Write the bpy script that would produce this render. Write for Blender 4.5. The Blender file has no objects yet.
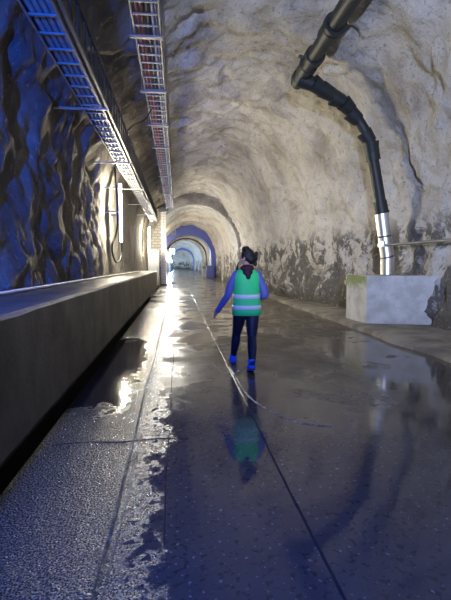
import bpy, bmesh, math, random
from math import radians as R, sin, cos, pi
from mathutils import Vector, Matrix, noise as N
import numpy as np
S = bpy.context.scene
COL = S.collection
rnd = random.Random(7)

# ---------------------------------------------------------------- camera, world, lights, exposure
cd = bpy.data.cameras.new('camera'); cam = bpy.data.objects.new('camera', cd); COL.objects.link(cam)
cam.location = (0, 0, 1.5); cam.rotation_euler = (R(90 - 4.65), 0, R(-6.41))
cd.sensor_fit = 'VERTICAL'; cd.sensor_height = 24; cd.lens = 24 * 430 / 600; cd.clip_end = 400; cd.clip_start = .05
S.camera = cam
w = bpy.data.worlds.new('tunnel_world'); S.world = w; w.use_nodes = True
w.node_tree.nodes['Background'].inputs[0].default_value = (.3, .45, 1, 1)
w.node_tree.nodes['Background'].inputs[1].default_value = .05
S.view_settings.view_transform = 'Standard'; S.view_settings.look = 'None'
S.view_settings.gamma = 1; S.view_settings.use_curve_mapping = False
S.view_settings.exposure = 0.0
S.cycles.use_denoising = True; S.cycles.caustics_reflective = False; S.cycles.caustics_refractive = False
S.cycles.max_bounces = 6; S.cycles.diffuse_bounces = 4; S.cycles.glossy_bounces = 4
S.cycles.sample_clamp_indirect = 6; S.cycles.use_light_tree = True

def lamp(name, typ, loc, tgt, color, energy, **k):
    d = bpy.data.lights.new(name, typ); o = bpy.data.objects.new(name, d); COL.objects.link(o)
    d.color = color; d.energy = energy; o.location = loc
    for a, b in k.items(): setattr(d, a, b)
    o.rotation_euler = (Vector(tgt) - Vector(loc)).to_track_quat('-Z', 'Y').to_euler()
    return o
# the blue work lights that stand behind the photographer
lamp('blue_work_light', 'SPOT', (-1.25, -2.2, 3.3), (-.25, 2.3, .0), (.025, .12, 1), 2600, spot_size=R(56), spot_blend=1., shadow_soft_size=.12)
lamp('blue_wall_light', 'SPOT', (-1.35, -1.6, 2.3), (-2.1, 3.7, 2.6), (.014, .12, 1), 5600, spot_size=R(54), spot_blend=.8, shadow_soft_size=.04)
lamp('cool_work_light', 'SPOT', (-.35, -4.4, 2.4), (4.8, 8, 5.3), (.54, .64, 1), 6000, spot_size=R(57), spot_blend=.7, shadow_soft_size=.1)
TUBE_COL = (1, .84, .56)
TUBE_W = 740.0
FAR_W = 300.0
FLOOD_W = 2100.0

# ---------------------------------------------------------------- materials
class NT:
    def __init__(s, name):
        s.m = bpy.data.materials.new(name); s.m.use_nodes = True; s.t = s.m.node_tree
        s.b = s.t.nodes['Principled BSDF']; s.out = s.t.nodes['Material Output']
        tc = s.t.nodes.new('ShaderNodeTexCoord'); s.co = tc.outputs['Object']
    def n(s, typ, **k):
        nd = s.t.nodes.new('ShaderNode' + typ)
        for a, b in k.items():
            if a.startswith('i_'):
                key = a[2:]; key = int(key) if key.isdigit() else key.replace('_', ' ')
                s.put(nd.inputs[key], b)
            else: setattr(nd, a, b)
        return nd
    def put(s, inp, v):
        if isinstance(v, bpy.types.NodeSocket): s.t.links.new(v, inp)
        else:
            if isinstance(v, (tuple, list)) and len(v) == 3 and inp.type == 'RGBA': v = (*v, 1)
            inp.default_value = v
    def math(s, op, a, b=0., clamp=False):
        m = s.n('Math', operation=op, use_clamp=clamp); s.put(m.inputs[0], a); s.put(m.inputs[1], b); return m.outputs[0]
    def noise(s, scale, detail=4, rough=.55, co=None, stretch=None, dist=0.):
        c = co or s.co
        if stretch:
            mp = s.n('Mapping'); s.put(mp.inputs['Vector'], c); mp.inputs['Scale'].default_value = stretch; c = mp.outputs[0]
        nd = s.n('TexNoise'); s.put(nd.inputs['Vector'], c)
        nd.inputs['Scale'].default_value = scale; nd.inputs['Detail'].default_value = detail
        nd.inputs['Roughness'].default_value = rough; nd.inputs['Distortion'].default_value = dist
        return nd.outputs['Fac']
    def step(s, v, a, b, lo=0., hi=1.):
        m = s.n('MapRange', interpolation_type='SMOOTHSTEP'); s.put(m.inputs[0], v)
        m.inputs[1].default_value = a; m.inputs[2].default_value = b; m.inputs[3].default_value = lo; m.inputs[4].default_value = hi
        return m.outputs[0]
    def mix(s, f, a, b):
        m = s.n('Mix', data_type='RGBA'); s.put(m.inputs[0], f); s.put(m.inputs[6], a); s.put(m.inputs[7], b); return m.outputs[2]
    def xyz(s):
        x = s.n('SeparateXYZ'); s.put(x.inputs[0], s.co); return x.outputs
    def bump(s, h, strength=.5, dist=.02, prev=None):
        b = s.n('Bump'); s.put(b.inputs['Height'], h); s.put(b.inputs['Strength'], strength); b.inputs['Distance'].default_value = dist
        if prev: s.put(b.inputs['Normal'], prev)
        return b.outputs[0]
    def set(s, **k):
        for a, b in k.items(): s.put(s.b.inputs[a.replace('_', ' ')], b)
        return s.m

def simple(name, col, rough=.6, metal=0., var=.15, scale=8, bump=0., bscale=40, **k):
    t = NT(name)
    f = t.noise(scale, 5)
    c = t.mix(f, tuple(x * (1 - var) for x in col), tuple(min(1, x * (1 + var)) for x in col))
    t.set(Base_Color=c, Roughness=rough, Metallic=metal)
    if bump: t.set(Normal=t.bump(t.noise(bscale, 3), bump, .01))
    for a, b in k.items(): t.set(**{a: b})
    return t.m

def emis(name, col, st):
    t = NT(name)
    t.set(Base_Color=(.9, .9, .9), Emission_Color=col, Emission_Strength=st)
    return t.m

def rock(name, side):
    t = NT(name); X, Y, Z = t.xyz()
    n1 = t.noise(.55, 5, .6); n2 = t.noise(3.2, 8, .68); n3 = t.noise(1.3, 6, .62, dist=.6)
    n4 = t.noise(.9, 6, .6, stretch=(1, 1, .35)); fine = t.noise(17, 4, .65)
    if side == 'left':
        c = t.mix(t.step(n1, .35, .65), (.13, .112, .095), (.27, .24, .20)); t.set(Specular_IOR_Level=.35)
        c = t.mix(t.step(n4, .45, .62), c, (.12, .105, .09))
        # smoother pale shotcrete further down the left side
        c = t.mix(t.math('MULTIPLY', t.math('MULTIPLY', t.step(Y, 9, 13), t.step(Z, 4.6, 4.0)), t.step(n2, .75, .5)), c, (.34, .32, .28))
    else:
        c = t.mix(t.step(n1, .33, .66), (.66, .64, .60), (.86, .85, .83))
        c = t.mix(t.step(n3, .54, .72, 0, .7), c, (.42, .34, .22))
        c = t.mix(t.step(n4, .58, .72, 0, .5), c, (.34, .32, .29))
    if side != 'left':
        c = t.mix(t.step(Z, 3.2, 5.4, 0, .5), c, t.mix(t.step(n4, .42, .62), (.74, .70, .60), (.30, .25, .17)))
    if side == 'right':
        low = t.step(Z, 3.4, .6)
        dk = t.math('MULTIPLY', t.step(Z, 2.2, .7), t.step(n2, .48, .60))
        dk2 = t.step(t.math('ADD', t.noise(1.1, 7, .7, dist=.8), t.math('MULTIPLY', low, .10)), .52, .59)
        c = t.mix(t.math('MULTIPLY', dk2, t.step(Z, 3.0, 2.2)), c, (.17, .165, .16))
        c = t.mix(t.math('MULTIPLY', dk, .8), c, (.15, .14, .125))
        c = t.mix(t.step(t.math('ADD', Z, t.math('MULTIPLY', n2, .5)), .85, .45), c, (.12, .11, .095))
    c = t.mix(t.step(fine, .32, .42, .5, 0), c, (.1, .095, .09))
    c = t.mix(t.step(t.noise(9, 8, .75), .56, .66, 0, .55), c, (.85, .82, .76) if side != 'left' else (.45, .42, .37))
    c = t.mix(t.step(t.noise(6, 8, .75, dist=1.), .54, .66, 0, .62), c, (.20, .18, .15))
    b1 = t.bump(n2, .8, .16); b2 = t.bump(fine, .7, .05, b1); b3 = t.bump(t.noise(60, 3), .5, .012, b2)
    if side == 'left': b1 = t.bump(n2, .6, .10); b2 = t.bump(fine, .5, .03, b1); b3 = t.bump(t.noise(60, 3), .4, .01, b2)
    t.set(Base_Color=c, Roughness=.82 if side == 'left' else .85, Normal=b3)
    return t.m

def floor_mat():
    t = NT('wet_concrete'); X, Y, Z = t.xyz()
    nb = t.noise(.7, 5, .6); nm = t.noise(2.3, 6, .6); nf = t.noise(22, 4, .6); nff = t.noise(85, 3, .6)
    pb = t.noise(34, 1, .5); pb2 = t.noise(21, 2, .5)
    wob = t.math('SUBTRACT', nm, .5); wob2 = t.math('SUBTRACT', t.noise(7, 6, .7), .5)
    Xw = t.math('ADD', t.math('ADD', X, t.math('MULTIPLY', wob, .5)), t.math('MULTIPLY', wob2, .35)); Yw = t.math('ADD', t.math('ADD', Y, t.math('MULTIPLY', wob, 1.6)), wob2)
    mul = lambda a, b: t.math('MULTIPLY', a, b)
    inv = lambda a: t.math('SUBTRACT', 1., a)
    def box(x0, x1, y0, y1, e=.04, ey=.12):
        a = mul(t.step(Xw, x0 - e, x0 + e), t.step(Xw, x1 + e, x1 - e))
        return mul(a, mul(t.step(Yw, y0 - ey, y0 + ey), t.step(Yw, y1 + ey, y1 - ey)))
    pud_l = box(-1.4, -.52, 4.5, 8.8)
    # wet sand: the strip left of the joint and frayed tongues right of it
    strip = t.step(Xw, -.28, -.36); tong = mul(mul(t.step(Xw, -.08, -.16), t.step(pb2, .35, .5)), t.step(t.noise(3.5, 5, .6), .40, .50))
    grit = mul(mul(t.math('MAXIMUM', strip, tong), t.step(Y, 18, 14)), inv(pud_l))
    film = mul(mul(t.step(Xw, -.36, -.28), t.step(t.math('ADD', Yw, mul(t.math('SUBTRACT', nb, .5), 6.)), 8.2, 3.4)), inv(grit))         # still water film in front of the walker
    pud_r = mul(mul(t.step(Xw, 2.2, 2.6), t.step(Xw, 4.6, 4.4)), mul(t.step(Yw, 8.6, 7.9), t.step(t.noise(1.4, 4), .36, .46)))
    pud_c = mul(t.step(Y, 6.5, 8.5), t.step(t.noise(.9, 6, .65), .47, .52))
    pud = mul(t.math('MAXIMUM', t.math('MAXIMUM', pud_l, film), t.math('MAXIMUM', pud_r, mul(pud_c, .9))), inv(grit))
    c = t.mix(nm, (.075, .066, .054), (.17, .15, .118)); c = t.mix(mul(film, .55), c, (.030, .029, .026))
    c = t.mix(t.step(nf, .56, .66, 0, .8), c, (.03, .028, .026))
    c = t.mix(t.step(pb2, .60, .66, 0, .7), c, (.025, .023, .022))
    c = t.mix(t.step(pb, .68, .74, 0, .7), c, (.26, .25, .22))
    c = t.mix(mul(pud_l, .8), c, (.02, .017, .013))
    c = t.mix(mul(t.step(Y, 6, 16), .4), c, (.2, .18, .145))
    sand = t.mix(t.step(nff, .42, .66), (.035, .03, .022), (.46, .38, .21))  # wet sand, its flecks yellowed to hold the golden light
    c = t.mix(mul(grit, .95), c, sand)
    def fmix(f, a, b):
        m = t.n('Mix', data_type='FLOAT'); t.put(m.inputs[0], f); t.put(m.inputs[2], a); t.put(m.inputs[3], b); return m.outputs[0]
    ro = fmix(pud, t.step(nm, .35, .65, .42, .66), t.step(nb, .4, .6, .05, .11)); ro = fmix(grit, ro, .22)
    dry = inv(pud)
    b1 = t.bump(nf, mul(dry, t.math('ADD', .07, mul(grit, .9))), .045)
    b2 = t.bump(nff, mul(dry, t.math('ADD', .15, mul(grit, .8))), .016, b1)
    b3 = t.bump(t.noise(5, 4), t.math('ADD', .015, mul(dry, .25)), .03, b2)
    t.set(Base_Color=c, Roughness=ro, Normal=b3, Specular_IOR_Level=t.math('SUBTRACT', t.math('SUBTRACT', .5, mul(pud_l, .25)), mul(mul(dry, inv(grit)), .28)))
    return t.m

def concrete(name, a, b, rough=.75, blotch=(.2, .2, .2), scale=1.6, form=False, moss=False, bump=.3):
    t = NT(name); X, Y, Z = t.xyz()
    n1 = t.noise(scale, 7, .62); n2 = t.noise(30, 4, .6); n3 = t.noise(3.5, 6, .7, stretch=(1, 1, .3))
    c = t.mix(t.step(n1, .35, .65), a, b)
    c = t.mix(t.step(n3, .52, .68, 0, .55), c, blotch)
    c = t.mix(t.step(n2, .66, .72, 0, .6), c, tuple(x * .4 for x in a))
    if moss:
        mz = t.math('ADD', Z, t.math('MULTIPLY', t.noise(9, 4), .5))
        mk = t.math('MULTIPLY', t.step(mz, 1.12, 1.38), t.step(X, 4.502, 4.494))
        c = t.mix(t.math('MULTIPLY', mk, .85), c, (.20, .27, .05))
    t.set(Base_Color=c, Roughness=rough, Normal=t.bump(n2, bump, .015, t.bump(n1, bump, .03)))
    return t.m

M = {}
M['rock_l'] = rock('dark_wet_and_shaded_shotcrete', 'left'); M['rock_r'] = rock('pale_shotcrete_wall', 'right'); M['rock_c'] = rock('pale_shotcrete_vault', 'ceil')
M['floor'] = floor_mat()
M['apron'] = concrete('apron_concrete', (.16, .15, .13), (.34, .32, .28), rough=.9)
M['parapet'] = concrete('parapet_concrete', (.075, .068, .06), (.155, .14, .12), rough=.6, blotch=(.07, .065, .06))
M['block'] = concrete('plinth_concrete', (.50, .50, .48), (.70, .70, .69), rough=.8, blotch=(.40, .40, .40), scale=2.5, moss=True, bump=.15)
M['galv'] = simple('galvanised_steel', (.30, .30, .285), .5, .6, .2, 14)
M['galv_dark'] = simple('dark_and_shaded_steel', (.10, .10, .10), .5, .4, .3, 14)
M['steel'] = simple('polished_steel', (.95, .96, .98), .40, 1., .05, 6)
M['rubber'] = simple('black_pipe_plastic', (.022, .028, .030), .5, 0, .25, 6)
M['cable_k'] = simple('black_cable_sheath', (.012, .012, .014), .4)
M['cable_g'] = simple('grey_cable_sheath', (.36, .35, .32), .5, 0, .2, 5)
M['cable_o'] = simple('orange_cable_sheath', (.42, .10, .045), .5, 0, .3, 5)
M['cable_w'] = simple('white_cable_sheath', (.75, .72, .62), .5)
M['white'] = simple('white_paint', (.75, .76, .78), .5, 0, .06)
M['tube'] = emis('lit_fluorescent_tube', (1, .89, .68), TUBE_W)
M['tube_far'] = emis('lit_distant_tube', (1, .88, .68), TUBE_W * .5)
M['tube_cold'] = emis('lit_cold_distant_tube', (.55, .75, 1), 700)
M['flood'] = emis('lit_cold_floodlight', (.62, .78, 1), FAR_W)
M['gutter'] = simple('black_gutter_silt', (.010, .010, .010), .95)
M['joint'] = concrete('gritty_joint_filler', (.012, .011, .010), (.09, .08, .065), rough=.3, scale=14, bump=.9)
M['cab'] = simple('grey_painted_sheet', (.30, .31, .32), .5)
M['blue_lit'] = simple('painted_blue_light', (.11, .14, .44), .5, 0, .25, 2)  # blue light on the far arches, put into their colour

# ---------------------------------------------------------------- helpers
def link(name, bm, mat, parent=None, smooth=False):
    me = bpy.data.meshes.new(name)
    if isinstance(bm, bmesh.types.BMesh): bm.to_mesh(me); bm.free()
    else: me.from_pydata(bm[0], [], bm[1])
    me.materials.append(mat)
    if smooth: me.shade_smooth()
    o = bpy.data.objects.new(name, me); COL.objects.link(o)
    if parent: o.parent = parent
    return o
def tag(o, label, cat, group=None, kind=None):
    o['label'] = label; o['category'] = cat
    if group: o['group'] = group
    if kind: o['kind'] = kind
    return o
def struct(o, label=None):
    o['kind'] = 'structure'
    if label: o['label'] = label
    return o
def empty(name, loc, rz=0.):
    o = bpy.data.objects.new(name, None); COL.objects.link(o); o.location = loc; o.rotation_euler = (0, 0, rz); o.empty_display_size = .1
    return o
def copy_tree(o, parent=None):
    c = o.copy(); COL.objects.link(c); c.parent = parent
    for ch in o.children: copy_tree(ch, c)
    return c
def box(bm, x0, x1, y0, y1, z0, z1, bev=0.):
    r = bmesh.ops.create_cube(bm, size=1)
    for v in r['verts']: v.co = Vector(((x0 + x1) / 2 + v.co.x * (x1 - x0), (y0 + y1) / 2 + v.co.y * (y1 - y0), (z0 + z1) / 2 + v.co.z * (z1 - z0)))
    if bev: 
        es = {e for v in r['verts'] for e in v.link_edges}
        bmesh.ops.bevel(bm, geom=list(es), offset=bev, segments=2, affect='EDGES', clamp_overlap=True)
def boxm(name, dims, mat, parent=None, bev=0.):
    bm = bmesh.new(); box(bm, *dims, bev=bev); return link(name, bm, mat, parent)
def catmull(pts, n):
    P = [Vector(p) for p in pts]; P = [P[0] * 2 - P[1]] + P + [P[-1] * 2 - P[-2]]; out = []
    for i in range(1, len(P) - 2):
        for k in range(n):
            t = k / n; a, b, c, d = P[i - 1:i + 3]
            out.append(.5 * ((2 * b) + (c - a) * t + (2 * a - 5 * b + 4 * c - d) * t * t + (3 * b - a - 3 * c + d) * t ** 3))
    out.append(P[-2]); return out
def tube(bm, pts, rad, seg=14, caps=True, sx=1., split=False):
    pts = [Vector(p) for p in pts]; rs = rad if isinstance(rad, (list, tuple)) else [rad] * len(pts)
    rings = []; up = None
    for i, p in enumerate(pts):
        d = (pts[min(i + 1, len(pts) - 1)] - pts[max(i - 1, 0)]).normalized()
        if up is None:
            up = Vector((0, 0, 1)) if abs(d.z) < .9 else Vector((0, 1, 0))
        a = d.cross(up).normalized(); b = a.cross(d).normalized(); up = b
        rings.append([bm.verts.new(p + (a * cos(2 * pi * k / seg) * sx + b * sin(2 * pi * k / seg)) * rs[i]) for k in range(seg)])
    for r0, r1 in zip(rings, rings[1:]):
        for k in range(seg): bm.faces.new((r0[k], r0[(k + 1) % seg], r1[(k + 1) % seg], r1[k]))
    if caps:
        e0, e1 = (([bm.verts.new(v.co) for v in r] for r in (rings[0], rings[-1])) if split else (rings[0], rings[-1]))
        bm.faces.new(e0[::-1]); bm.faces.new(e1)
def tubem(name, pts, rad, mat, parent=None, seg=14, smooth=True):
    bm = bmesh.new(); tube(bm, pts, rad, seg, split=True)
    nq = [f for f in bm.faces if len(f.verts) == 4]
    if nq and seg != 4: bmesh.ops.recalc_face_normals(bm, faces=bm.faces)
    o = link(name, bm, mat, parent, smooth=False)
    if smooth:
        for p in o.data.polygons: p.use_smooth = len(p.vertices) == 4
    return o

# ---------------------------------------------------------------- tunnel shell
def sm(a, b, x):
    t = max(0, min(1, (x - a) / (b - a))); return t * t * (3 - 2 * t)
PROF = catmull([(-1.95, 0, -.4), (-2.0, 0, .6), (-2.05, 0, 1.8), (-2.1, 0, 3.0), (-2.02, 0, 4.1), (-1.55, 0, 5.2), (-.6, 0, 6.15), (.6, 0, 6.7),
                (1.8, 0, 6.85), (3.0, 0, 6.65), (4.1, 0, 6.05), (4.95, 0, 5.15), (5.5, 0, 4.0), (5.78, 0, 2.8), (5.85, 0, 1.6), (5.78, 0, .6), (5.7, 0, -.4)], 16)
def resample(P, n):
    L = [0]
    for a, b in zip(P, P[1:]): L.append(L[-1] + (b - a).length)
    out = []; j = 0
    for i in range(n):
        s = L[-1] * i / (n - 1)
        while j < len(L) - 2 and L[j + 1] < s: j += 1
        t = (s - L[j]) / max(1e-9, L[j + 1] - L[j]); out.append(P[j].lerp(P[j + 1], t))
    return out
def shell(Ys, prof, shift, amp, seed, mats, names, ztop=6.3, rough_left=True):
    n = len(prof); V = []
    nor = []
    for i in range(n):
        d = (prof[min(i + 1, n - 1)] - prof[max(i - 1, 0)]).normalized(); nor.append(Vector((d.z, 0, -d.x)))   # points inwards
    for y in Ys:
        for i, p in enumerate(prof):
            q = Vector((p.x + shift(p, y), y, p.z)); s = Vector((seed, 0, 0))
            k = q + s
            wv = k + Vector((N.noise(k * .9), N.noise(k * .9 + Vector((9, 0, 0))), 0)) * .5
            d = N.noise(k * .45) * .20 + N.noise(wv * 1.1) * .17 - abs(N.noise(wv * 1.7)) * .17 + .03 + N.noise(wv * 3.1) * .075 + N.noise(k * 6.3) * .036 + (N.noise(k * 11) * .018 if y < 21 else 0)
            left = 1 - sm(-1.6, -.6, p.x) if rough_left else 0
            if left > 0:                                                            # draped vertical folds
                f = Vector((k.x, k.y * 1.1 + N.noise(k * .8) * .9 + N.noise(k * 1.9) * .3, k.z * .6 + N.noise(k * 1.3 + Vector((0, 7, 0))) * .7))
                rdg = (1 - abs(N.noise(f)) * 2.2) * .11 + N.noise(f * 2.3) * .10 + N.noise(k * 4.5) * .05
                calm = 1 - .75 * sm(11.5, 14, y)
                d = d * (1 - left * .4) * (calm if left > .5 else 1) + rdg * left * calm - .12 * left
                d = min(d, .32) - .02
            if p.x > 3 and p.z < 1.3: d += (N.noise(k * 2.2) * .16 + .06) * sm(1.3, .5, p.z)   # broken rock at the foot
            V.append(q + nor[i] * d * amp)
    res = []
    li = next(i for i in range(n) if prof[i].z > ztop); ri = n - 1 - next(i for i in range(n) if prof[n - 1 - i].z > min(ztop, 4.3))
    for (a, b), m, nm in zip(((0, li), (li, ri), (ri, n - 1)), mats, names):
        F = []; used = {}; VV = []
        def vi(j, i):
            k = j * n + i
            if k not in used: used[k] = len(VV); VV.append(tuple(V[k]))
            return used[k]
        for j in range(len(Ys) - 1):
            for i in range(a, b): F.append((vi(j, i), vi(j + 1, i), vi(j + 1, i + 1), vi(j, i + 1)))
        res.append(struct(link(nm, (VV, F), m, smooth=True)))
    return res
def shift1(p, y):
    s = 0
    if p.x > 1.8: s = -1.05 * sm(9.8, 19, y) * min(1, (p.x - 1.8) / 3.2)
    return s
Ys = list(np.arange(-5, 2, .25)) + list(np.arange(2, 21, .075)) + list(np.arange(21, 32.6, .16))
wl, ce, wr = shell(Ys, resample(PROF, 230), shift1, 1.0, 0, (M['rock_l'], M['rock_c'], M['rock_r']), ('wall_left', 'ceiling', 'wall_right'))  # dark left rock runs up the vault, painting in the shade between the trays
struct(wl, 'dark draped shotcrete side wall behind the concrete duct'); struct(ce, 'rough sprayed concrete vault over the chamber'); struct(wr, 'pale rough shotcrete wall behind the pipe and plinth')

# narrower tunnel beyond the chamber, in stepped rings
def prof2(cx, hw, spring, crown, n=64):
    P = [Vector((cx - hw, 0, -.4))] + [Vector((cx + hw * -cos(a), 0, spring + (crown - spring) * sin(a))) for a in [pi * k / 40 for k in range(41)]] + [Vector((cx + hw, 0, -.4))]
    return resample(P, n)
rings = [(32.4, 42, 3.20, 6.0), (42, 52, 3.35, 6.2), (54.5, 66, 3.15, 5.9), (66, 76, 3.35, 6.15), (76, 90, 3.1, 5.9), (90, 108, 3.3, 6.1), (112, 150, 3.05, 5.75)]
for k, (y0, y1, hw, cr) in enumerate(rings):
    ys = list(np.arange(y0, y1, .45 if y0 < 60 else 1.0)) + [y1]
    shell(ys, prof2(1.35, hw, 2.6, cr), lambda p, y: 0., .85, 20 + k, (M['rock_c'], M['rock_c'], M['rock_r']), ('wall_left', 'ceiling', 'wall_right'), ztop=3.2, rough_left=False)
def ringwall(name, y0, y1, inner, outer, mat, label=None):          # solid arch rib between two profiles
    a = resample(inner, 50); b = resample(outer, 50); V = []; F = []
    for i in range(50):
        V += [(a[i].x, y0, a[i].z), (b[i].x, y0, b[i].z), (b[i].x, y1, b[i].z), (a[i].x, y1, a[i].z)]
    for i in range(49):
        for k in range(4): F.append((4 * i + k, 4 * i + (k + 1) % 4, 4 * i + 4 + (k + 1) % 4, 4 * i + 4 + k))
    F += [(0, 1, 2, 3), (196, 199, 198, 197)]
    o = link(name, (V, F), mat); 
    return struct(o, label)
big = [Vector((p.x * 1.15 - .2, 0, p.z * 1.1)) for p in PROF]
ringwall('wall_end', 32.2, 32.7, prof2(1.35, 3.3, 2.6, 6.0), big, M['apron'], 'headwall where the chamber narrows to the running tunnel')
for y in (42, 66, 76, 90, 108):
    ringwall('trim_1', y - .2, y + .2, prof2(1.35, 3.0, 2.6, 5.75), prof2(1.35, 3.9, 2.6, 6.6), M['rock_c'])
bl = [ringwall('trim_2', 52, 54.6, prof2(1.35, 2.75, 2.6, 5.15), prof2(1.35, 3.9, 2.6, 6.6), M['blue_lit'], 'arch band coloured for blue light across the far tunnel'),
      ringwall('trim_3', 108.2, 112, prof2(1.35, 2.8, 2.6, 5.3), prof2(1.35, 3.9, 2.6, 6.6), M['blue_lit'], 'small arch band coloured for blue light deep in the tunnel')]

# ---------------------------------------------------------------- floor, apron, gutter, parapet
def grid(name, x0, x1, y0, y1, nx, ny, zf, mat):
    V = []; F = []
    for j in range(ny + 1):
        for i in range(nx + 1):
            x = x0 + (x1 - x0) * i / nx; y = y0 + (y1 - y0) * j / ny; V.append((x, y, zf(x, y)))
    for j in range(ny):
        for i in range(nx): k = j * (nx + 1) + i; F.append((k, k + 1, k + nx + 2, k + nx + 1))
    return link(name, (V, F), mat, smooth=True)
fl = boxm('floor', (-1.16, 4.3, -5, 34, -.35, 0), M['floor']); struct(fl, 'wet concrete tunnel floor with puddles')
f2 = boxm('floor', (-2.6, 5.2, 34, 150, -.35, 0), M['floor']); struct(f2, 'wet floor of the far running tunnel')
struct(boxm('floor', (-1.75, -1.16, -5, 34, -.45, -.22), M['gutter']), 'black gutter below the concrete duct')
# raised apron at the foot of the pale wall
V = []; F = []; ny = 260
for j in range(ny + 1):
    y = -5 + 38 * j / ny; e = 4.12 + N.noise(Vector((y * .7, 3, 0))) * .13 + N.noise(Vector((y * 2.5, 3, 0))) * .04
    prof = [(e, -.05), (e + .02, .05), (e + .07, .09), (e + .5, .11 + N.noise(Vector((y, 1, 9))) * .02), (e + .9, .12), (6.3, .16)]
    for x, z in prof: V.append((x, y, z))
for j in range(ny):
    for i in range(5): k = j * 6 + i; F.append((k, k + 1, k + 7, k + 6))
struct(link('trim_4', (V, F), M['apron'], smooth=True), 'low raised concrete apron along the pale wall')
# cable duct parapet : sections with a joint every 2.5 m, undercut at its foot
ys = []; y = -5.
while y < 23.4: ys += [y, y + .4, y + .8, y + 1.2, y + 1.6, y + 2.0, y + 2.492, y + 2.5]; y += 2.5
V = []; F = []; pr = []
for y in ys:
    g = .0
    ph = ((y + 5) % 2.5)
    if ph > 2.485 or ph < .001: g = .008
    j = N.noise(Vector((y * 1.7, 0, 5))) * .012
    top = 1.165
    P = [(-1.5, -.4), (-1.5, .17), (-1.17 - g, .19), (-1.15 - g, .21), (-1.15 - g + j * .3, .7), (-1.15 - g, top - .03 + j), (-1.18 - g, top), (-1.8, top + .005), (-2.4, top + .01), (-2.4, -.4)]
    V += [(x, y, z) for x, z in P]
for j in range(len(ys) - 1):
    for i in range(10): F.append((10 * j + i, 10 * j + 10 + i, 10 * j + 10 + (i + 1) % 10, 10 * j + (i + 1) % 10))
F += [tuple(range(10)), tuple(range(10 * len(ys) - 1, 10 * len(ys) - 11, -1))]
o = link('concrete_parapet', (V, F), M['parapet']); bm = bmesh.new(); bm.from_mesh(o.data); bmesh.ops.recalc_face_normals(bm, faces=bm.faces); bm.to_mesh(o.data)
tag(o, 'long dark concrete cable duct wall along the left side', 'parapet', kind='structure')
# joints in the slab
def joint(x, wdt, y0, y1, h, seed, name, label):
    V = []; F = []; n = int((y1 - y0) / .03) if y1 < 20 else int((y1 - y0) / .05)
    for j in range(n + 1):
        y = y0 + (y1 - y0) * j / n; q = Vector((y * 9, seed, 0)); ww = wdt * (.75 + .7 * abs(N.noise(q))) ; c = x + N.noise(Vector((y * .5, seed, 1))) * .02 + N.noise(q * 2) * wdt * .3
        V += [(c - ww, y, .0005), (c - ww * .5, y, h * (.6 + N.noise(q * 3))), (c, y, h * (1 + N.noise(q * 4 + Vector((0, 3, 0))))), (c + ww * .6, y, h * (.5 + N.noise(q * 5))), (c + ww, y, .0005)]
    for j in range(n):
        for i in range(4): k = 5 * j + i; F.append((k, k + 1, k + 6, k + 5))
    return tag(link(name, (V, F), M['joint'], smooth=True), label, 'joint', kind='structure')
joint(-.385, .013, .5, 18, .010, 1, 'floor_joint', 'straight gritty joint in the slab left of the walker')
joint(-.345, .006, .5, 18, .005, 4, 'floor_joint', 'thin second line beside the left slab joint')
joint(.735, .012, 4.4, 30, .010, 2, 'floor_joint', 'gritty slab joint running past the walker')

o = joint(.735, .011, .5, 4.45, .008, 3, 'floor_joint', 'near dark stretch of the slab joint past the walker'); o.data.materials[0] = M['gutter']
joint(-.08, .005, 2.2, 9, .003, 7, 'floor_joint', 'hairline joint in the middle of the wet floor').data.materials[0] = M['gutter']
def ridge(name, pts, wdt, h, label, mat):
    P = catmull(pts, 14); V = []; F = []
    for j, p in enumerate(P):
        d = (P[min(j + 1, len(P) - 1)] - P[max(j - 1, 0)]).normalized(); s = Vector((-d.y, d.x, 0)); ww = wdt * (.5 + abs(N.noise(p * 14)) * 1.6)
        for k in (-1, -.5, 0, .5, 1): V.append(tuple(p + s * ww * k + Vector((N.noise(p * 40 + Vector((k, 0, 0))) * .01, 0, (1 - abs(k)) * h * (.7 + N.noise(p * 50 + Vector((k * 5, 0, 0))))))))
    for j in range(len(P) - 1):
        for i in range(4): k = 5 * j + i; F.append((k, k + 1, k + 6, k + 5))
    return tag(link(name, (V, F), mat, smooth=True), label, name.replace('_', ' '), kind='stuff')
M['silt'] = concrete('pale_grit', (.05, .048, .045), (.5, .48, .43), rough=.3, scale=22, bump=1.)
ridge('grit_line', [(.765, 6.2, .001), (.77, 5.6, .001), (.785, 5.0, .001), (.82, 4.65, .001), (.92, 4.3, .001), (1.05, 4.0, .001), (1.25, 3.82, .001), (1.42, 3.76, .001)], .013, .008, 'thin line of pale grit curling off the joint into the water film', M['silt'])
ridge('crack', [(-1.05, 3.62, .001), (-.8, 3.66, .001), (-.5, 3.62, .001), (-.2, 3.66, .001), (.1, 3.62, .001)], .012, .004, 'dark crack across the gritty strip', M['gutter'])
# ---------------------------------------------------------------- concrete plinth with pipe
bm = bmesh.new()
A, B, C, D = (4.45, 10.95), (4.5, 9.8), (6.05, 8.95), (6.05, 10.95)
lo = [bm.verts.new((x, y, -.05)) for x, y in (A, B, C, D)]; hi = [bm.verts.new((x, y, 1.25)) for x, y in (A, B, C, D)]
bm.faces.new(lo[::-1]); bm.faces.new(hi)
for i in range(4): bm.faces.new((lo[i], lo[(i + 1) % 4], hi[(i + 1) % 4], hi[i]))
bmesh.ops.recalc_face_normals(bm, faces=bm.faces)
bmesh.ops.bevel(bm, geom=list(bm.edges), offset=.018, segments=2, affect='EDGES')
tag(link('concrete_plinth', bm, M['block']), 'pale concrete block with a mossy corner that carries the pipe', 'plinth')

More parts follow.
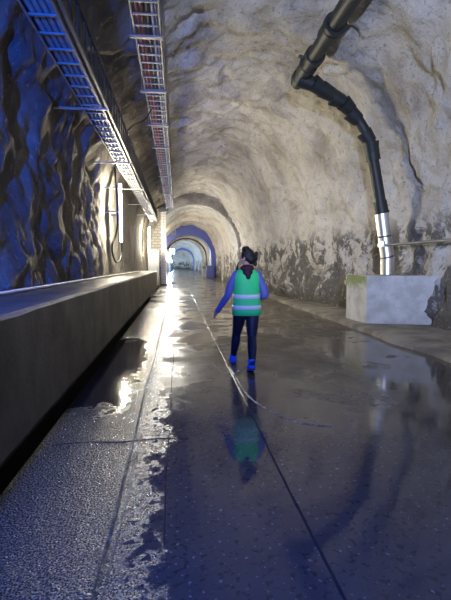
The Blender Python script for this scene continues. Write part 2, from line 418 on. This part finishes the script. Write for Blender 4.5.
px = empty('drain_pipe', (5.32, 10.45, 1.25)); tag(px, 'black segmented pipe climbing the pale wall and running along the vault', 'pipe')
def P_(p): return Vector(p) - Vector((5.32, 10.45, 1.25))
run = [(5.32, 10.45, 1.26), (5.30, 10.45, 1.72), (5.15, 10.45, 2.72)]
tubem('steel_sleeve', [P_(p) for p in [(5.32, 10.45, 1.26), (5.31, 10.45, 1.70), (5.13, 10.45, 2.80)]], .165, M['steel'], px, 32)['label'] = 'shiny steel lower sleeve'
for a, b in (((5.314, 10.45, 1.685), (5.305, 10.45, 1.72)), ((5.225, 10.45, 2.2), (5.22, 10.45, 2.235))):
    tubem('seam_band', [P_(a), P_(b)], .169, M['galv_dark'], px, 32)
vert = [(5.15, 10.45, 2.70), (5.09, 10.45, 3.05), (4.82, 10.42, 4.25)]
tubem('upright_pipe', [P_(p) for p in vert], .135, M['rubber'], px, 28)
tubem('collar', [P_((5.125, 10.45, 2.84)), P_((5.07, 10.45, 3.10))], .165, M['rubber'], px, 28)
tubem('collar', [P_((5.14, 10.45, 2.79)), P_((5.128, 10.45, 2.85))], .18, M['rubber'], px, 28)
# the segmented bend: short sleeves that follow the vault
bend = catmull([(4.82, 10.42, 4.2), (4.77, 10.4, 4.50), (4.50, 10.38, 4.92), (4.22, 10.35, 5.24), (3.92, 10.3, 5.46), (3.60, 10.25, 5.58), (3.25, 10.15, 5.68), (2.92, 10.1, 5.84)], 8)
tubem('inner_pipe', [P_(p) for p in bend], .125, M['rubber'], px, 24)
bb = resample(bend, 10)
for i in range(9):
    a = bb[i]; b = bb[i + 1]; d = (b - a).normalized()
    if i in (2,): continue
    tl = Vector((rnd.uniform(-.05, .05), rnd.uniform(-.05, .05), rnd.uniform(-.04, .04)))
    tubem('sleeve', [P_(a + d * .02), P_(b + d * .01 + tl)], [.158, .192], M['rubber'], px, 28, smooth=True)
tubem('collar', [P_((4.86, 10.42, 4.08)), P_((4.80, 10.42, 4.36))], .175, M['rubber'], px, 28)
st = [(2.93, 10.55, 5.90), (2.96, 7, 5.97), (2.98, 2, 6.0), (3.0, -4, 6.0)]
tubem('vault_pipe', [P_(p) for p in st], .16, M['rubber'], px, 32)
for y, L_, r_ in ((10.35, .2, .205), (9.85, .35, .2), (9.3, .16, .215), (8.35, .3, .205), (8.1, .10, .22), (6.6, .4, .2), (5.4, .3, .2)):
    tubem('collar', [P_((2.955, y + L_ / 2, 5.93 + (10.2 - y) * .01)), P_((2.96, y - L_ / 2, 5.935 + (10.2 - y) * .01))], r_, M['rubber'], px, 32)
bx = empty('steel_rail', (5.1, 10.35, 2.0)); tag(bx, 'thin grey steel rail from the shiny pipe sleeve along the wall', 'rail')
q0 = Vector((5.1, 10.35, 2.0))
tubem('rail_bar', [Vector(p) - q0 for p in ((5.12, 10.22, 1.99), (5.4, 9.0, 2.0), (5.48, 7.6, 2.0), (5.5, 5.5, 2.02))], .034, M['galv'], bx, 12)
tubem('pipe_clamp', [Vector(p) - q0 for p in ((5.245, 10.45, 1.96), (5.24, 10.45, 2.05))], .178, M['steel'], bx, 28)
boxm('clamp_ear', (-.03, .03, -.16, -.04, -.05, .09), M['steel'], bx, .005)
tubem('wall_stay', [Vector(p) - q0 for p in ((5.44, 8.3, 2.0), (5.8, 8.3, 2.0))], .014, M['galv'], bx, 8)

# ---------------------------------------------------------------- cable trays
def ladder(name, label, loc, x0, x1, y0, y1, pitch, mat, rungm, rail_h=.08, vertical=None, group=None):
    t = empty(name, loc); tag(t, label, 'cable tray', group)
    def bxx(n, d, m): return boxm(n, d, m, t)
    if vertical is None:
        for x in (x0, x1): 
            bm = bmesh.new(); s = 1 if x == x0 else -1
            box(bm, x - .004, x + .004, y0, y1, 0, rail_h)
            box(bm, min(x, x + s * .025), max(x, x + s * .025), y0, y1, -.004, .004)
            box(bm, min(x, x + s * .025), max(x, x + s * .025), y0, y1, rail_h - .004, rail_h + .004)
            link('side_rail', bm, mat, t)
        dim = (x0 + .004, x1 - .004, -.018, .018, .002, .022)
    else:
        for z in (0, vertical): bxx('side_rail', (-.02, .02, y0, y1, z - .03, z + .03), mat)
        dim = (-.012, .012, -.02, .02, .03, vertical - .03)
    first = None; y = y0 + pitch / 2
    while y < y1:
        if first is None: first = bxx('rung', dim, rungm); c = first
        else: c = first.copy(); COL.objects.link(c); c.parent = t
        c.location = (0, y, 0); y += pitch
    return t
LT = ladder('cable_ladder', 'low galvanised cable ladder full of grey cables above the lit tubes', (0, 0, 4.2), -1.60, -1.25, 1.5, 27.6, .38, M['galv'], M['galv'])
ladder('cable_ladder', 'cable ladder darkened for shade, standing on edge beside the low tray', (-1.20, 0, 4.28), 0, 0, 1.5, 27.6, .38, M['galv_dark'], M['galv_dark'], vertical=.5)  # dark steel stands in for the shade on the ladder's unlit side
ladder('cable_ladder', 'high cable ladder hung from the vault with orange and white cables', (0, 0, 5.5), -.70, -.24, 4.5, 31.3, .335, M['galv'], M['galv'], rail_h=.11)
ladder('cable_ladder', 'distant cable ladder beyond the perforated riser', (0, 0, 5.0), -.55, -.1, 33.2, 72, .8, M['galv'], M['galv'], rail_h=.1)
def cable(label, pts, r, mat, group=None, seg=10):
    o = tubem('cable', pts, r, mat, None, seg); tag(o, label, 'cable', group); return o
def wob(x, z, y0, y1, seed, a=.003, st=.5):
    return [(x + N.noise(Vector((y * .6, seed, 0))) * a, y, z + N.noise(Vector((y * .8, seed, 5))) * .004) for y in np.arange(y0, y1, st)]
for k, (x, r, m) in enumerate(((-1.535, .035, 'cable_g'), (-1.46, .033, 'cable_g'), (-1.385, .036, 'cable_g'), (-1.31, .033, 'cable_g'))):
    cable(('grey cable nearest the dark wall in the low ladder', 'second grey cable from the dark wall in the low ladder', 'third grey cable from the dark wall in the low ladder', 'grey cable beside the upright dark ladder')[k], wob(x, 4.2 + .022 + r + .002, 1.5, 27.5, k), r, M[m], 'grey cables in the low ladder')
zc = 5.5 + .022
cable('thick rust orange cable in the high cable ladder', wob(-.61, zc + .040, 4.5, 31, 11), .034, M['cable_o'])
cable('thinner rust orange cable beside the thick one in the high ladder', wob(-.535, zc + .030, 4.5, 31, 12), .024, M['cable_o'])
cable('white cable in the high cable ladder', wob(-.36, zc + .028, 4.5, 31, 13), .024, M['cable_w'])
cable('black cable next to the white one in the high ladder', wob(-.44, zc + .034, 4.5, 31, 14), .028, M['cable_k'])
cable('grey cable at the tunnel side of the high ladder', wob(-.30, zc + .026, 4.5, 31, 15), .018, M['cable_g'])
# brackets
NTH = ['nearest the camera', 'second from the near end', 'third from the near end', 'fourth from the near end', 'fifth from the near end', 'sixth from the near end', 'seventh from the near end', 'fourth from the riser', 'third from the riser', 'second from the riser', 'nearest the perforated riser']
for i, y in enumerate((3.9, 7.85, 11.8, 15.8, 19.7, 23.6)):
    b = boxm('tray_bracket', (-2.15, -1.16, -.025, .025, -.028, 0), M['galv'], None, .003); b.location = (0, y, 4.19)
    tag(b, 'steel arm from the dark wall under the low ladder, ' + NTH[i], 'bracket', 'arms under the low ladder')
for i, y in enumerate((5.6, 8.0, 10.4, 12.8, 15.2, 17.6, 20, 22.4, 24.8, 27.2, 29.6)):
    b = empty('tray_hanger', (-.47, y, 5.5)); tag(b, 'steel hanger of the high cable ladder, ' + NTH[i], 'hanger', 'hangers of the high ladder')
    boxm('cross_bar', (-.33, .27, -.05, .05, -.035, -.006), M['galv'], b, .003)
    for x in (-.30, .25):
        tubem('threaded_rod', [(x, 0, -.05), (x, 0, .55 + (x + .5) * .4)], .008, M['galv'], b, 8)
cable('thin black cable sagging from the high ladder to the low ladder', catmull([(-1.22, 11.2, 4.8), (-1.05, 11.3, 5.0), (-.8, 11.5, 5.2), (-.62, 11.6, 5.5)], 6), .014, M['cable_k'])

# riser at the end of the trays
pr = empty('cable_riser', (-.95, 31.9, 0)); tag(pr, 'tall perforated steel cable riser where the overhead trays end', 'cable riser')
tp = NT('perforated_steel'); vx = tp.n('TexVoronoi', i_Scale=9.); vx.inputs['Randomness'].default_value = 0.
tp.put(vx.inputs['Vector'], tp.co); hol = tp.step(vx.outputs['Distance'], .28, .36)
tp.set(Base_Color=tp.mix(hol, (.2, .2, .18), (.75, .72, .65)), Roughness=.5, Metallic=.2)
boxm('riser_cover', (-.18, .18, -.12, .12, .0, 5.35), tp.m, pr, .01)
boxm('top_box', (-.36, .36, -.3, .16, 5.35, 5.62), M['galv_dark'], pr, .02)
boxm('foot', (-.26, .26, -.2, .2, .0, .12), M['galv_dark'], pr, .01)
cb = empty('electrical_cabinet', (-1.6, 30.6, 0)); tag(cb, 'pale electrical cabinet behind the end of the concrete duct', 'cabinet')
boxm('body', (-.4, .36, -.2, .2, .08, 2.55), M['cab'], cb, .01); boxm('door', (-.37, .33, -.225, -.2, .3, 2.5), M['cab'], cb, .006); boxm('door_handle', (.24, .27, -.25, -.225, 1.2, 1.4), M['galv_dark'], cb)
boxm('foot', (-.38, .34, -.18, .18, 0, .08), M['galv_dark'], cb)
tw = NT('pale_block_masonry'); br = tw.n('TexBrick', i_Color1=(.45, .43, .38), i_Color2=(.38, .36, .32), i_Mortar=(.2, .19, .17), i_Scale=1.); tw.put(br.inputs['Vector'], tw.n('Mapping', i_Vector=tw.co, i_Rotation=(pi / 2, 0, 0)).outputs[0])
br.inputs['Brick Width'].default_value = .4; br.inputs['Row Height'].default_value = .2; br.inputs['Mortar Size'].default_value = .02
tw.set(Base_Color=br.outputs['Color'], Roughness=.8)
struct(boxm('wall_back', (-2.4, -1.15, 31.5 + .75, 32.4, -.3, 5.3), tw.m), 'pale block wall closing the niche behind the cabinet')

# ---------------------------------------------------------------- tube lights
ORD = 'first second third fourth fifth sixth seventh eighth ninth tenth eleventh twelfth thirteenth fourteenth fifteenth'.split()
def tube_light(y, x=-1.78, label='', group=None, mat='tube', z0=2.2, z1=4.12, clamps=True):
    t = empty('tube_light', (x, y, z0)); tag(t, label, 'lamp', group); h = z1 - z0
    boxm('fixture_back', (-.07, -.035, -.06, .06, 0, h), M['white'], t, .008)
    tubem('glowing_tube', [(0, 0, .05), (0, 0, h - .05)], .028, M[mat], t, 14)
    for z in (0.0, h - .06): boxm('end_cap', (-.05, .04, -.045, .045, z, z + .06), M['white'], t, .01)
    if clamps: boxm('wall_mount', (-.3 if y < 32 else -.55, -.06, -.03, .03, h * .45, h * .45 + .05), M['galv'], t)
    return t
tube_light(14.3, label='nearest lit tube lamp, upright on the wall behind the cable loop')
tube_light(28.6, x=-1.78, z0=2.15, z1=4.0, label='second lit tube lamp, upright near the end of the duct')
for i, y in enumerate((36, 41, 49, 57, 63, 70, 78, 86, 95, 103, 115, 125, 134, 142)):
    tube_light(y, x=-1.55, label='lit upright tube in the far tunnel, %s one beyond the perforated riser' % ORD[i], group='far tunnel tubes', mat='tube_far' if y < 75 else 'tube_cold')
fx = empty('floodlight', (-.40, 36, 0)); tag(fx, 'dazzling cold white floodlight on a stand in the tunnel mouth', 'floodlight')
boxm('lamp_head', (-.22, .22, .02, .16, 2.42, 2.82), M['galv_dark'], fx, .02); boxm('lens', (-.19, .19, 0, .02, 2.45, 2.79), M['flood'], fx)
boxm('pole', (-.025, .025, .07, .12, .05, 2.42), M['galv_dark'], fx); boxm('foot', (-.3, .3, -.2, .3, 0, .05), M['galv_dark'], fx, .01)
lp = lamp('floodlight_beam', 'SPOT', (-.40, 35.9, 2.62), (-.3, 5, 0), (1, .90, .70), FLOOD_W, spot_size=R(28), spot_blend=.5, shadow_soft_size=.12)
hose = catmull([(-1.78, 13.1, 4.35), (-1.76, 13.1, 3.9), (-1.74, 13.15, 3.3), (-1.74, 13.15, 2.75), (-1.77, 12.9, 2.35), (-1.8, 12.45, 2.08), (-1.8, 12.45, 1.82), (-1.78, 12.9, 1.6), (-1.76, 13.5, 1.62), (-1.75, 14.0, 1.85), (-1.76, 14.2, 2.2)], 7)
cable('black power cable hanging in a loop beside the nearest tube', hose, .028, M['cable_k'])
for z in (3.75, 3.05):
    b = boxm('cable_clip', (-2.1, -1.70, 13.1, 13.16, z, z + .03), M['galv']); tag(b, 'upper small clip on the hanging black cable' if z > 3.5 else 'lower small clip on the hanging black cable', 'clip', 'clips on the hanging cable')
tag(tubem('conduit', [(-1.86 + N.noise(Vector((y, 0, 0))) * .012, y, 1.20) for y in np.arange(1.5, 22, .5)], .022, M['white'], None, 10), 'thin white conduit lying on the back of the duct top', 'conduit')

ew = boxm('wall_end', (-2.6, 5.2, 148, 148.5, -.3, 7), M['rock_r']); struct(ew, 'pale rock face added to brighten the far end of the tunnel')  # pale face added so the dark far end reads bright
ap = resample(prof2(1.35, 2.95, 2.6, 5.35), 40)
tag(tubem('arch_pipe', [(p.x, 63 + .02 * i, max(p.z, 0)) for i, p in enumerate(ap)], .11, M['galv_dark'], None, 8), 'dark steel arch hoop following the far tunnel vault', 'arch hoop', kind='structure')
# blocks at the foot of the blue arch
tag(boxm('concrete_block', (3.45, 4.35, 50.6, 51.75, 0, 1.4), M['blue_lit'], None, .03), 'blue block at the foot of the far blue arch', 'block')
tag(boxm('concrete_block', (3.3, 4.0, 55.5, 57, 0, 1.35), M['block'], None, .03), 'pale block just behind the far blue arch', 'block')
# rock bolts in the vault
def bolt(p, n_, lab):
    t = empty('rock_bolt', p); tag(t, lab, 'rock bolt')
    t.rotation_euler = Vector(n_).to_track_quat('Z', 'Y').to_euler()
    boxm('face_plate', (-.08, .08, -.08, .08, -.02, .0), M['galv_dark'], t, .005); tubem('bolt_end', [(0, 0, 0), (0, 0, .16)], .018, M['galv_dark'], t, 8)
bolt((3.05, 10.6, 6.52), (-.3, 0, -1), 'small dark bolt end sticking out of the vault left of the pipe')
bolt((3.15, 10.0, 6.52), (-.3, 0, -1), 'second small dark bolt end close beside the pipe collars')

# ---------------------------------------------------------------- the walker
def remeshed(name, build, voxel, mat, parent, smooth=4):
    bm = bmesh.new(); build(bm); bmesh.ops.recalc_face_normals(bm, faces=bm.faces)
    o = link(name, bm, mat, None)
    m = o.modifiers.new('r', 'REMESH'); m.mode = 'VOXEL'; m.voxel_size = voxel
    s = o.modifiers.new('s', 'SMOOTH'); s.iterations = smooth; s.factor = .5
    dg = bpy.context.evaluated_depsgraph_get(); dg.update()
    me = bpy.data.meshes.new_from_object(o.evaluated_get(dg)); o.modifiers.clear(); o.data = me
    if not me.materials: me.materials.append(mat)
    me.shade_smooth(); o.parent = parent; return o
def ball(bm, c, r, rot=None):
    r = r if isinstance(r, tuple) else (r, r, r)
    m = Matrix.Translation(c) @ (rot.to_4x4() if rot else Matrix.Identity(4)) @ Matrix.Diagonal((*r, 1))
    bmesh.ops.create_uvsphere(bm, u_segments=20, v_segments=14, radius=1, matrix=m)
def limb(bm, pts, rs, seg=18, sub=5, sx=1.):
    P = catmull(pts, sub); rr = []
    for i in range(len(pts) - 1):
        for k in range(sub): rr.append(rs[i] + (rs[i + 1] - rs[i]) * k / sub)
    rr.append(rs[-1]); tube(bm, P, rr, seg, True, sx)
    ball(bm, pts[0], rs[0]); ball(bm, pts[-1], rs[-1])
def torso(bm, secs, seg=32, cap=True):
    rings = []
    for z, cx, cy, rx, ry in secs:
        rings.append([bm.verts.new((cx + rx * math.copysign(abs(cos(a)) ** .85, cos(a)), cy + ry * math.copysign(abs(sin(a)) ** .85, sin(a)), z)) for a in [2 * pi * k / seg for k in range(seg)]])
    for r0, r1 in zip(rings, rings[1:]):
        for k in range(seg): bm.faces.new((r0[k], r0[(k + 1) % seg], r1[(k + 1) % seg], r1[k]))
    if cap: bm.faces.new(rings[0][::-1]); bm.faces.new(rings[-1])
M['skin'] = simple('skin', (.55, .33, .25), .5, 0, .06)
M['hair'] = simple('dark_hair', (.012, .009, .010), .4, 0, .4, 60, .8, 90)
M['jacket'] = simple('blue_jacket_fabric', (.15, .17, .50), .6, 0, .12, 10, .3, 25)
M['leg'] = simple('dark_navy_leggings', (.012, .014, .035), .55, 0, .2, 10, .2, 60)
M['shoe'] = simple('bright_blue_shoe', (.05, .22, .75), .45)
M['sole'] = simple('dark_blue_sole', (.03, .05, .16), .5)
M['vest'] = simple('green_vest_fabric', (.06, 1.0, .28), .6, 0, .08, 12, .25, 20)
M['refl'] = simple('silver_reflective_tape', (.97, .99, 1.), .5, 0, .01)
M['hood'] = simple('dark_maroon_hood', (.04, .012, .03), .7, 0, .2)
pp = empty('person', (1.0, 6.17, 0)); tag(pp, 'person in a green safety vest walking away along the wet tunnel floor', 'person')
sL = Vector((-.17, 0, 1.36)); sR = Vector((.17, .0, 1.36))
hipL = Vector((-.085, .0, .86)); hipR = Vector((.085, -.02, .86))
kL = Vector((-.125, .14, .48)); aL = Vector((-.165, .22, .095)); kR = Vector((.06, -.13, .46)); aR = Vector((.02, -.38, .105))
eL = Vector((-.27, -.02, 1.08)); wL = Vector((-.41, .09, .84)); eR = Vector((.265, -.04, 1.06)); wR = Vector((.17, .22, 1.05))
HC = Vector((.0, .03, 1.615))
def fingers(bm, w, d, side):
    d = d.normalized(); s = d.cross(Vector((0, 1, 0))).normalized() * side
    u = s.cross(d).normalized()
    tube(bm, [w, w + d * .03, w + d * .085], [.024, .034, .036], 12, True, .55)
    for k, L_ in enumerate((.068, .078, .072, .056)):
        b = w + d * .08 + u * (k - 1.5) * .019
        tube(bm, [b, b + d * L_ * .5 + s * .006, b + d * L_ * .85 + s * .022, b + d * L_ * .95 + s * .034], [.0095, .009, .0085, .007], 8)
    b = w + d * .03 + u * -.03
    tube(bm, [b, b + d * .03 - u * .022, b + d * .06 - u * .026 + s * .01], [.012, .011, .009], 8)
FR = Matrix.Rotation(R(62), 3, 'Z')      # the face looks to the walker's left
def body(bm):
    torso(bm, [(.80, 0, 0, .15, .10), (.90, 0, 0, .165, .115), (1.05, 0, 0, .135, .095), (1.2, 0, 0, .15, .105), (1.34, 0, 0, .165, .09), (1.41, 0, 0, .10, .07)], 24)
    limb(bm, [(0, 0, 1.38), (0, .01, 1.47), (0, .025, 1.55)], [.062, .052, .052])
    ball(bm, HC, (.078, .098, .112), FR); ball(bm, HC + FR @ Vector((0, .025, -.05)), (.058, .07, .068), FR)
    ball(bm, HC + FR @ Vector((0, .098, -.015)), (.013, .02, .022), FR)                              # nose
    for s in (-1, 1):
        ball(bm, HC + FR @ Vector((s * .078, 0, -.012)), (.012, .02, .03), FR)                       # ears
        ball(bm, HC + FR @ Vector((s * .03, .078, .012)), (.017, .017, .010), FR)                     # brows and lids
    ball(bm, HC + FR @ Vector((0, .088, -.055)), (.024, .012, .012), FR)                             # lips
    limb(bm, [sL, eL, wL], [.045, .036, .025]); limb(bm, [sR, eR, wR], [.045, .036, .025])
    fingers(bm, wL, (wL - eL), 1); fingers(bm, wR, Vector((-.5, .8, .35)), -1)
    for h, k, a in ((hipL, kL, aL), (hipR, kR, aR)):
        limb(bm, [h, h.lerp(k, .5), k, k.lerp(a, .35), a], [.085, .07, .052, .05, .032])
        ball(bm, a + Vector((0, .06, -.045)), (.032, .10, .03))
B_ = remeshed('body', body, .008, M['skin'], pp, 3)
def leggings(bm):
    torso(bm, [(.74, 0, 0, .10, .08), (.80, 0, -.01, .168, .125), (.90, 0, -.01, .175, .13), (1.0, 0, 0, .15, .11)], 24)
    for h, k, a in ((hipL, kL, aL), (hipR, kR, aR)):
        limb(bm, [h, h.lerp(k, .5) + Vector((0, -.01, 0)), k, k.lerp(a, .35) + Vector((0, -.022, 0)), a + Vector((0, -.005, .02))], [.105, .092, .066, .068, .045])
remeshed('leggings', leggings, .012, M['leg'], pp, 5)
def shoe(bm, a, pitch, k=1.25):
    rot = Matrix.Rotation(pitch, 3, 'X'); piv = a + Vector((0, .12, -.085)) if pitch else a
    def T(v): return piv + rot @ (a + Vector((v[0], v[1], (v[2] + .093) * k - .093)) - piv)
    ball(bm, T((0, .0, -.045)), (.054, .068, .06), rot); ball(bm, T((0, .075, -.055)), (.055, .095, .046), rot); ball(bm, T((0, .14, -.062)), (.056, .062, .038), rot)
    tube(bm, [T((0, -.005, -.03)), T((0, -.005, .03))], [.056, .054], 14)
def sole(bm, a, pitch):
    rot = Matrix.Rotation(pitch, 3, 'X'); piv = a + Vector((0, .12, -.085)) if pitch else a
    ring = []
    for z in (-.093, -.068):
        r = []
        for k in range(20):
            t = 2 * pi * k / 20; y = .07 + .150 * cos(t); x = .058 * math.copysign(abs(sin(t)) ** .7, sin(t)) * (1 - .12 * (y < .08))
            r.append(bm.verts.new(piv + rot @ (a + Vector((x, y, z)) - piv)))
        ring.append(r)
    for k in range(20): bm.faces.new((ring[0][k], ring[0][(k + 1) % 20], ring[1][(k + 1) % 20], ring[1][k]))
    bm.faces.new(ring[0][::-1]); bm.faces.new(ring[1])
for a, pt in ((aL + Vector((0, 0, .008)), 0.), (aR, R(-14))):
    so = remeshed('shoe', lambda bm: shoe(bm, a, pt), .007, M['shoe'], pp, 3)
    bm = bmesh.new(); sole(bm, a, pt); bmesh.ops.recalc_face_normals(bm, faces=bm.faces); link('sole', bm, M['sole'], so)
def jacket(bm):
    torso(bm, [(.86, 0, 0, .160, .125), (.95, 0, 0, .155, .12), (1.05, 0, 0, .15, .115), (1.2, 0, 0, .165, .12), (1.33, 0, 0, .175, .105), (1.40, 0, 0, .12, .085), (1.45, 0, .01, .068, .068)], 28)
    limb(bm, [sL + Vector((.02, 0, 0)), sL.lerp(eL, .5) + Vector((-.008, 0, 0)), eL, eL.lerp(wL, .5), wL], [.068, .060, .056, .050, .043])
    limb(bm, [sR + Vector((-.02, 0, 0)), sR.lerp(eR, .5) + Vector((.008, 0, 0)), eR, eR.lerp(wR, .5), wR], [.068, .060, .056, .050, .043])
remeshed('jacket', jacket, .012, M['jacket'], pp, 4)
VS = [(.775, 0, -.005, .198, .152), (.85, 0, -.005, .196, .150), (.95, 0, -.004, .186, .142), (1.05, 0, 0, .178, .136), (1.15, 0, 0, .176, .134), (1.25, 0, 0, .174, .132), (1.32, 0, 0, .176, .124),
      (1.375, 0, 0, .168, .108), (1.405, 0, 0, .14, .095), (1.44, 0, .005, .085, .08), (1.45, 0, .005, .075, .072)]
bm = bmesh.new(); torso(bm, VS, 40, False)
for v in bm.verts:
    v.co.x *= 1.06; a = math.atan2(v.co.y, v.co.x); f = .006 * sin(a * 7 + v.co.z * 9) * (1.45 - v.co.z) * 2; v.co.x *= 1 + f; v.co.y *= 1 + f * 1.5
v_ = link('safety_vest', bm, M['vest'], pp, True)
s_ = v_.modifiers.new('thick', 'SOLIDIFY'); s_.thickness = .006; s_.offset = 1
def vr(z):
    for a, b in zip(VS, VS[1:]):
        if a[0] <= z <= b[0]:
            t = (z - a[0]) / (b[0] - a[0]); return [a[i] + (b[i] - a[i]) * t for i in range(1, 5)]
for z in (.865, 1.02):
    bm = bmesh.new(); secs = []
    for q in (z, z + .03, z + .058):
        cx, cy, rx, ry = vr(q); secs.append((q, cx, cy, rx * 1.06 + .012, ry + .012))
    torso(bm, secs, 40, False); st_ = link('reflective_stripe', bm, M['refl'], v_, True); st_['label'] = 'pale silver reflective stripe'
    s_ = st_.modifiers.new('thick', 'SOLIDIFY'); s_.thickness = .003
tubem('seam', [Vector((x, -.128 - .006, z)) for x, z in ((.0, 1.30), (.06, 1.24), (.13, 1.15))], .004, M['vest'], v_, 6)
def hood(bm):
    ball(bm, (0, -.055, 1.455), (.105, .075, .055)); ball(bm, (0, -.10, 1.40), (.075, .05, .06)); ball(bm, (.005, -.125, 1.345), (.038, .035, .055))
    ball(bm, (0, .02, 1.46), (.09, .09, .04))
remeshed('hood', hood, .01, M['hood'], pp, 4)
def hair(bm):
    ball(bm, HC + FR @ Vector((0, -.018, .022)), (.093, .108, .112), FR)
    ball(bm, HC + FR @ Vector((0, -.075, -.03)), (.075, .06, .075), FR)
    r2 = random.Random(3)
    for k in range(14):
        d = Vector((r2.uniform(-1, 1), r2.uniform(-1, 1), r2.uniform(-1, 1))).normalized()
        ball(bm, HC + Vector((-.015, -.05, .095)) + d * .032, .036)                    # loose bun on top
    for k in range(8):
        ball(bm, HC + Vector((r2.uniform(.10, .15), r2.uniform(-.03, .02), r2.uniform(-.11, .05))), .034)
    # keep the face free
hr = remeshed('hair', hair, .008, M['hair'], pp, 2)
bm = bmesh.new(); bm.from_mesh(hr.data); inv = FR.transposed()
dele = [v for v in bm.verts if (lambda q: q.y > .052 and q.z < .075)(inv @ (v.co - HC))]
bmesh.ops.delete(bm, geom=dele, context='VERTS'); bm.to_mesh(hr.data)
for s in (-1, 1):
    bm = bmesh.new(); ball(bm, HC + FR @ Vector((s * .03, .088, .004)), .010); link('eye', bm, M['hair'], B_, True)
tubem('mask_strap', [HC + FR @ Vector(p) for p in ((-.088, -.01, -.03), (-.080, .05, -.04), (-.05, .09, -.045))], .004, M['white'], pp, 6)['label'] = 'pale strap by the ear'
